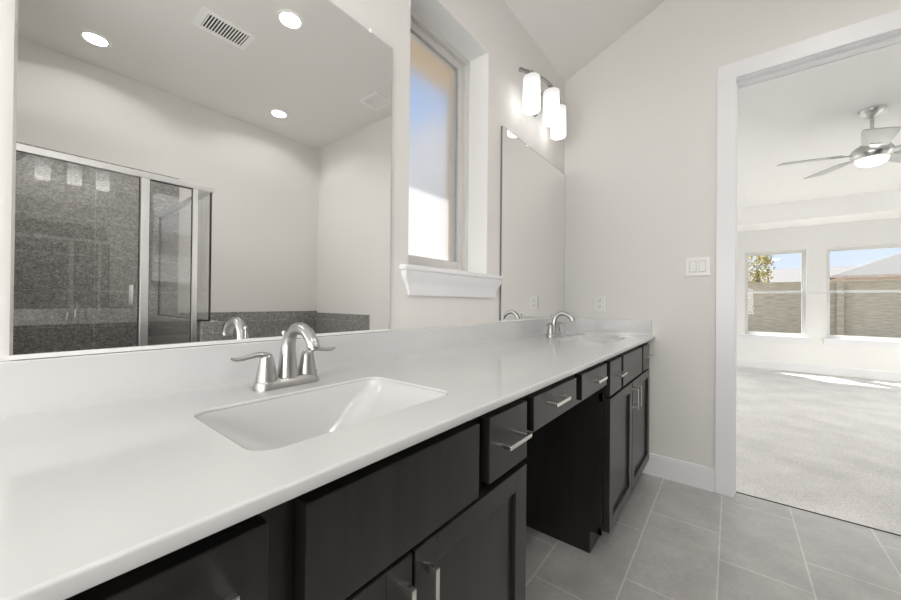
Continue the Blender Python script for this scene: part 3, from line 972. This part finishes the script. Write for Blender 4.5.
MB().box(-.338, -.31, GY-.014, GY+.014, cz0, HZ0, .002).build('hinge_jamb', M['chrome'], sh)
MB().box(.944, .964, OY+.028, GY-.008, .962, .974, .002).build('return_sill', M['darkmetal'], sh)
MB().box(.597, .838, GY-.012, GY+.012, cz0, cz0+.022, .002).build('panel_sill', M['chrome'], sh)
MB().box(.870, .949, GY-.008, GY+.006, .962, .974, .002).build('corner_sill', M['darkmetal'], sh)
def pane(name, x0, x1, y0, y1, z0, z1, parent=sh):
    return MB().box(x0, x1, y0, y1, z0, z1).build(name, M['glass'], parent)
dr = pane('shower_door', -.305, .545, GY-.003, GY+.003, cz0+.012, HZ0-.003)
MB().box(.545, .549, GY-.005, GY+.005, cz0+.012, HZ0-.003).build('door_seal', M['rubber'], dr)
h = MB()
for s in (-1, 1):
    h.box(.507, .517, GY+s*.030-.004, GY+s*.030+.004, 1.085, 1.215, .002)
    for z in (1.095, 1.205): h.cyl((.512, GY+s*.003, z), (.512, GY+s*.030, z), .004, 10)
h.build('door_handle', M['chrome'], dr, smooth=True)
pane('fixed_pane', .597, .838, GY-.003, GY+.003, cz0+.022, HZ0)
pane('corner_pane', .870, .949, GY-.003, GY+.003, .974, HZ0)
pane('return_pane', .952, .958, OY+.028, GY-.008, .974, HZ0)
# thin dark gasket lines beside the fixed pane
g = MB()
g.box(.597, .601, GY-.005, GY+.005, cz0+.022, HZ0); g.box(.834, .838, GY-.005, GY+.005, cz0+.022, HZ0); g.box(.601, .834, GY-.005, GY+.005, HZ0-.006, HZ0)
g.build('pane_gasket', M['rubber'], sh)

hd = thing('wall_shower', 'dark shower head on the side wall, under the header at the mirror edge', 'shower head', (-.30, -1.75, 2.08))
MB().tube([(-.338, -1.75, 2.14), (-.22, -1.75, 2.17), (-.10, -1.75, 2.16), (-.02, -1.75, 2.13)], .010, 12).build('shower_arm', M['nickel'], hd, smooth=True)
m = MB()
m.tube([(-.03, -1.75, 2.135), (.0, -1.75, 2.11), (.045, -1.75, 2.075), (.058, -1.75, 2.063)], [.014, .020, .048, .050], 20)
m.build('spray_face', M['darkmetal'], hd, smooth=True)

# ================================================================== BEDROOM FAN
fx, fy, fz = 4.381, -.89, 2.37
fan = thing('ceiling_fan', 'brushed nickel ceiling fan with grey blades and a lit bowl in the bedroom', 'ceiling fan', (fx, fy, TZ2))
MB().lathe((fx, fy, TZ2), [(.075, -.0005), (.075, -.012), (.060, -.035), (.035, -.060), (.018, -.070)], 28).build('canopy', M['fanbody'], fan, smooth=True)
MB().cyl((fx, fy, TZ2-.065), (fx, fy, 2.45), .012, 14).build('downrod', M['fanbody'], fan, smooth=True)
MB().lathe((fx, fy, 0), [(.020, 2.475), (.035, 2.455), (.070, 2.435), (.105, 2.41), (.118, 2.385), (.120, 2.36), (.110, 2.33), (.096, 2.317)], 32).build('motor_housing', M['fanbody'], fan, smooth=True)
MB().lathe((fx, fy, 0), [(.092, 2.318), (.090, 2.303), (.080, 2.285), (.056, 2.270), (.028, 2.263), (.001, 2.262)], 32).build('light_bowl', M['bowl'], fan, smooth=True)
for k in range(5):
    a = math.radians(29+72*k)
    ca, sa_ = math.cos(a), math.sin(a)
    R0 = Matrix(((ca, -sa_, 0), (sa_, ca, 0), (0, 0, 1)))
    pitchm = Matrix.Rotation(math.radians(-12), 3, 'X')
    bl = MB()
    o1 = [(.19, -.062), (.22, -.072), (.50, -.092), (.555, -.088), (.57, -.070), (.57, .070), (.555, .088), (.50, .092), (.22, .072), (.19, .062)]
    def P(p, z):
        return Vector((fx, fy, fz)) + R0 @ (pitchm @ Vector((p[0], p[1], z)))
    bl.loft([[P(p, .003) for p in o1], [P(p, -.003) for p in o1]])
    bo = bl.build('fan_blade', M['blade'], fan)
    br = MB()
    br.loft([[Vector((fx, fy, fz)) + R0 @ (pitchm @ Vector(q)) for q in ((.10, -.014, t), (.17, -.022, t), (.25, -.030, t), (.25, .030, t), (.17, .022, t), (.10, .014, t))] for t in (-.010, -.003)])
    br.build('blade_bracket', M['fanbody'], bo)

# unseen fill lamps added to brighten the bedroom, in the tray ceiling border
make_can(5.4, -3.65, TZ, 'unseen fill light added in the bedroom ceiling border beyond the ceiling fan', BED_FILL_POWER, 'added bedroom fill lights', (1.0, 1.0, .995))
make_can(5.4, 2.65, TZ, 'unseen fill light added in the bedroom ceiling border on the side away from the fan', BED_FILL_POWER, 'added bedroom fill lights', (1.0, 1.0, .995))
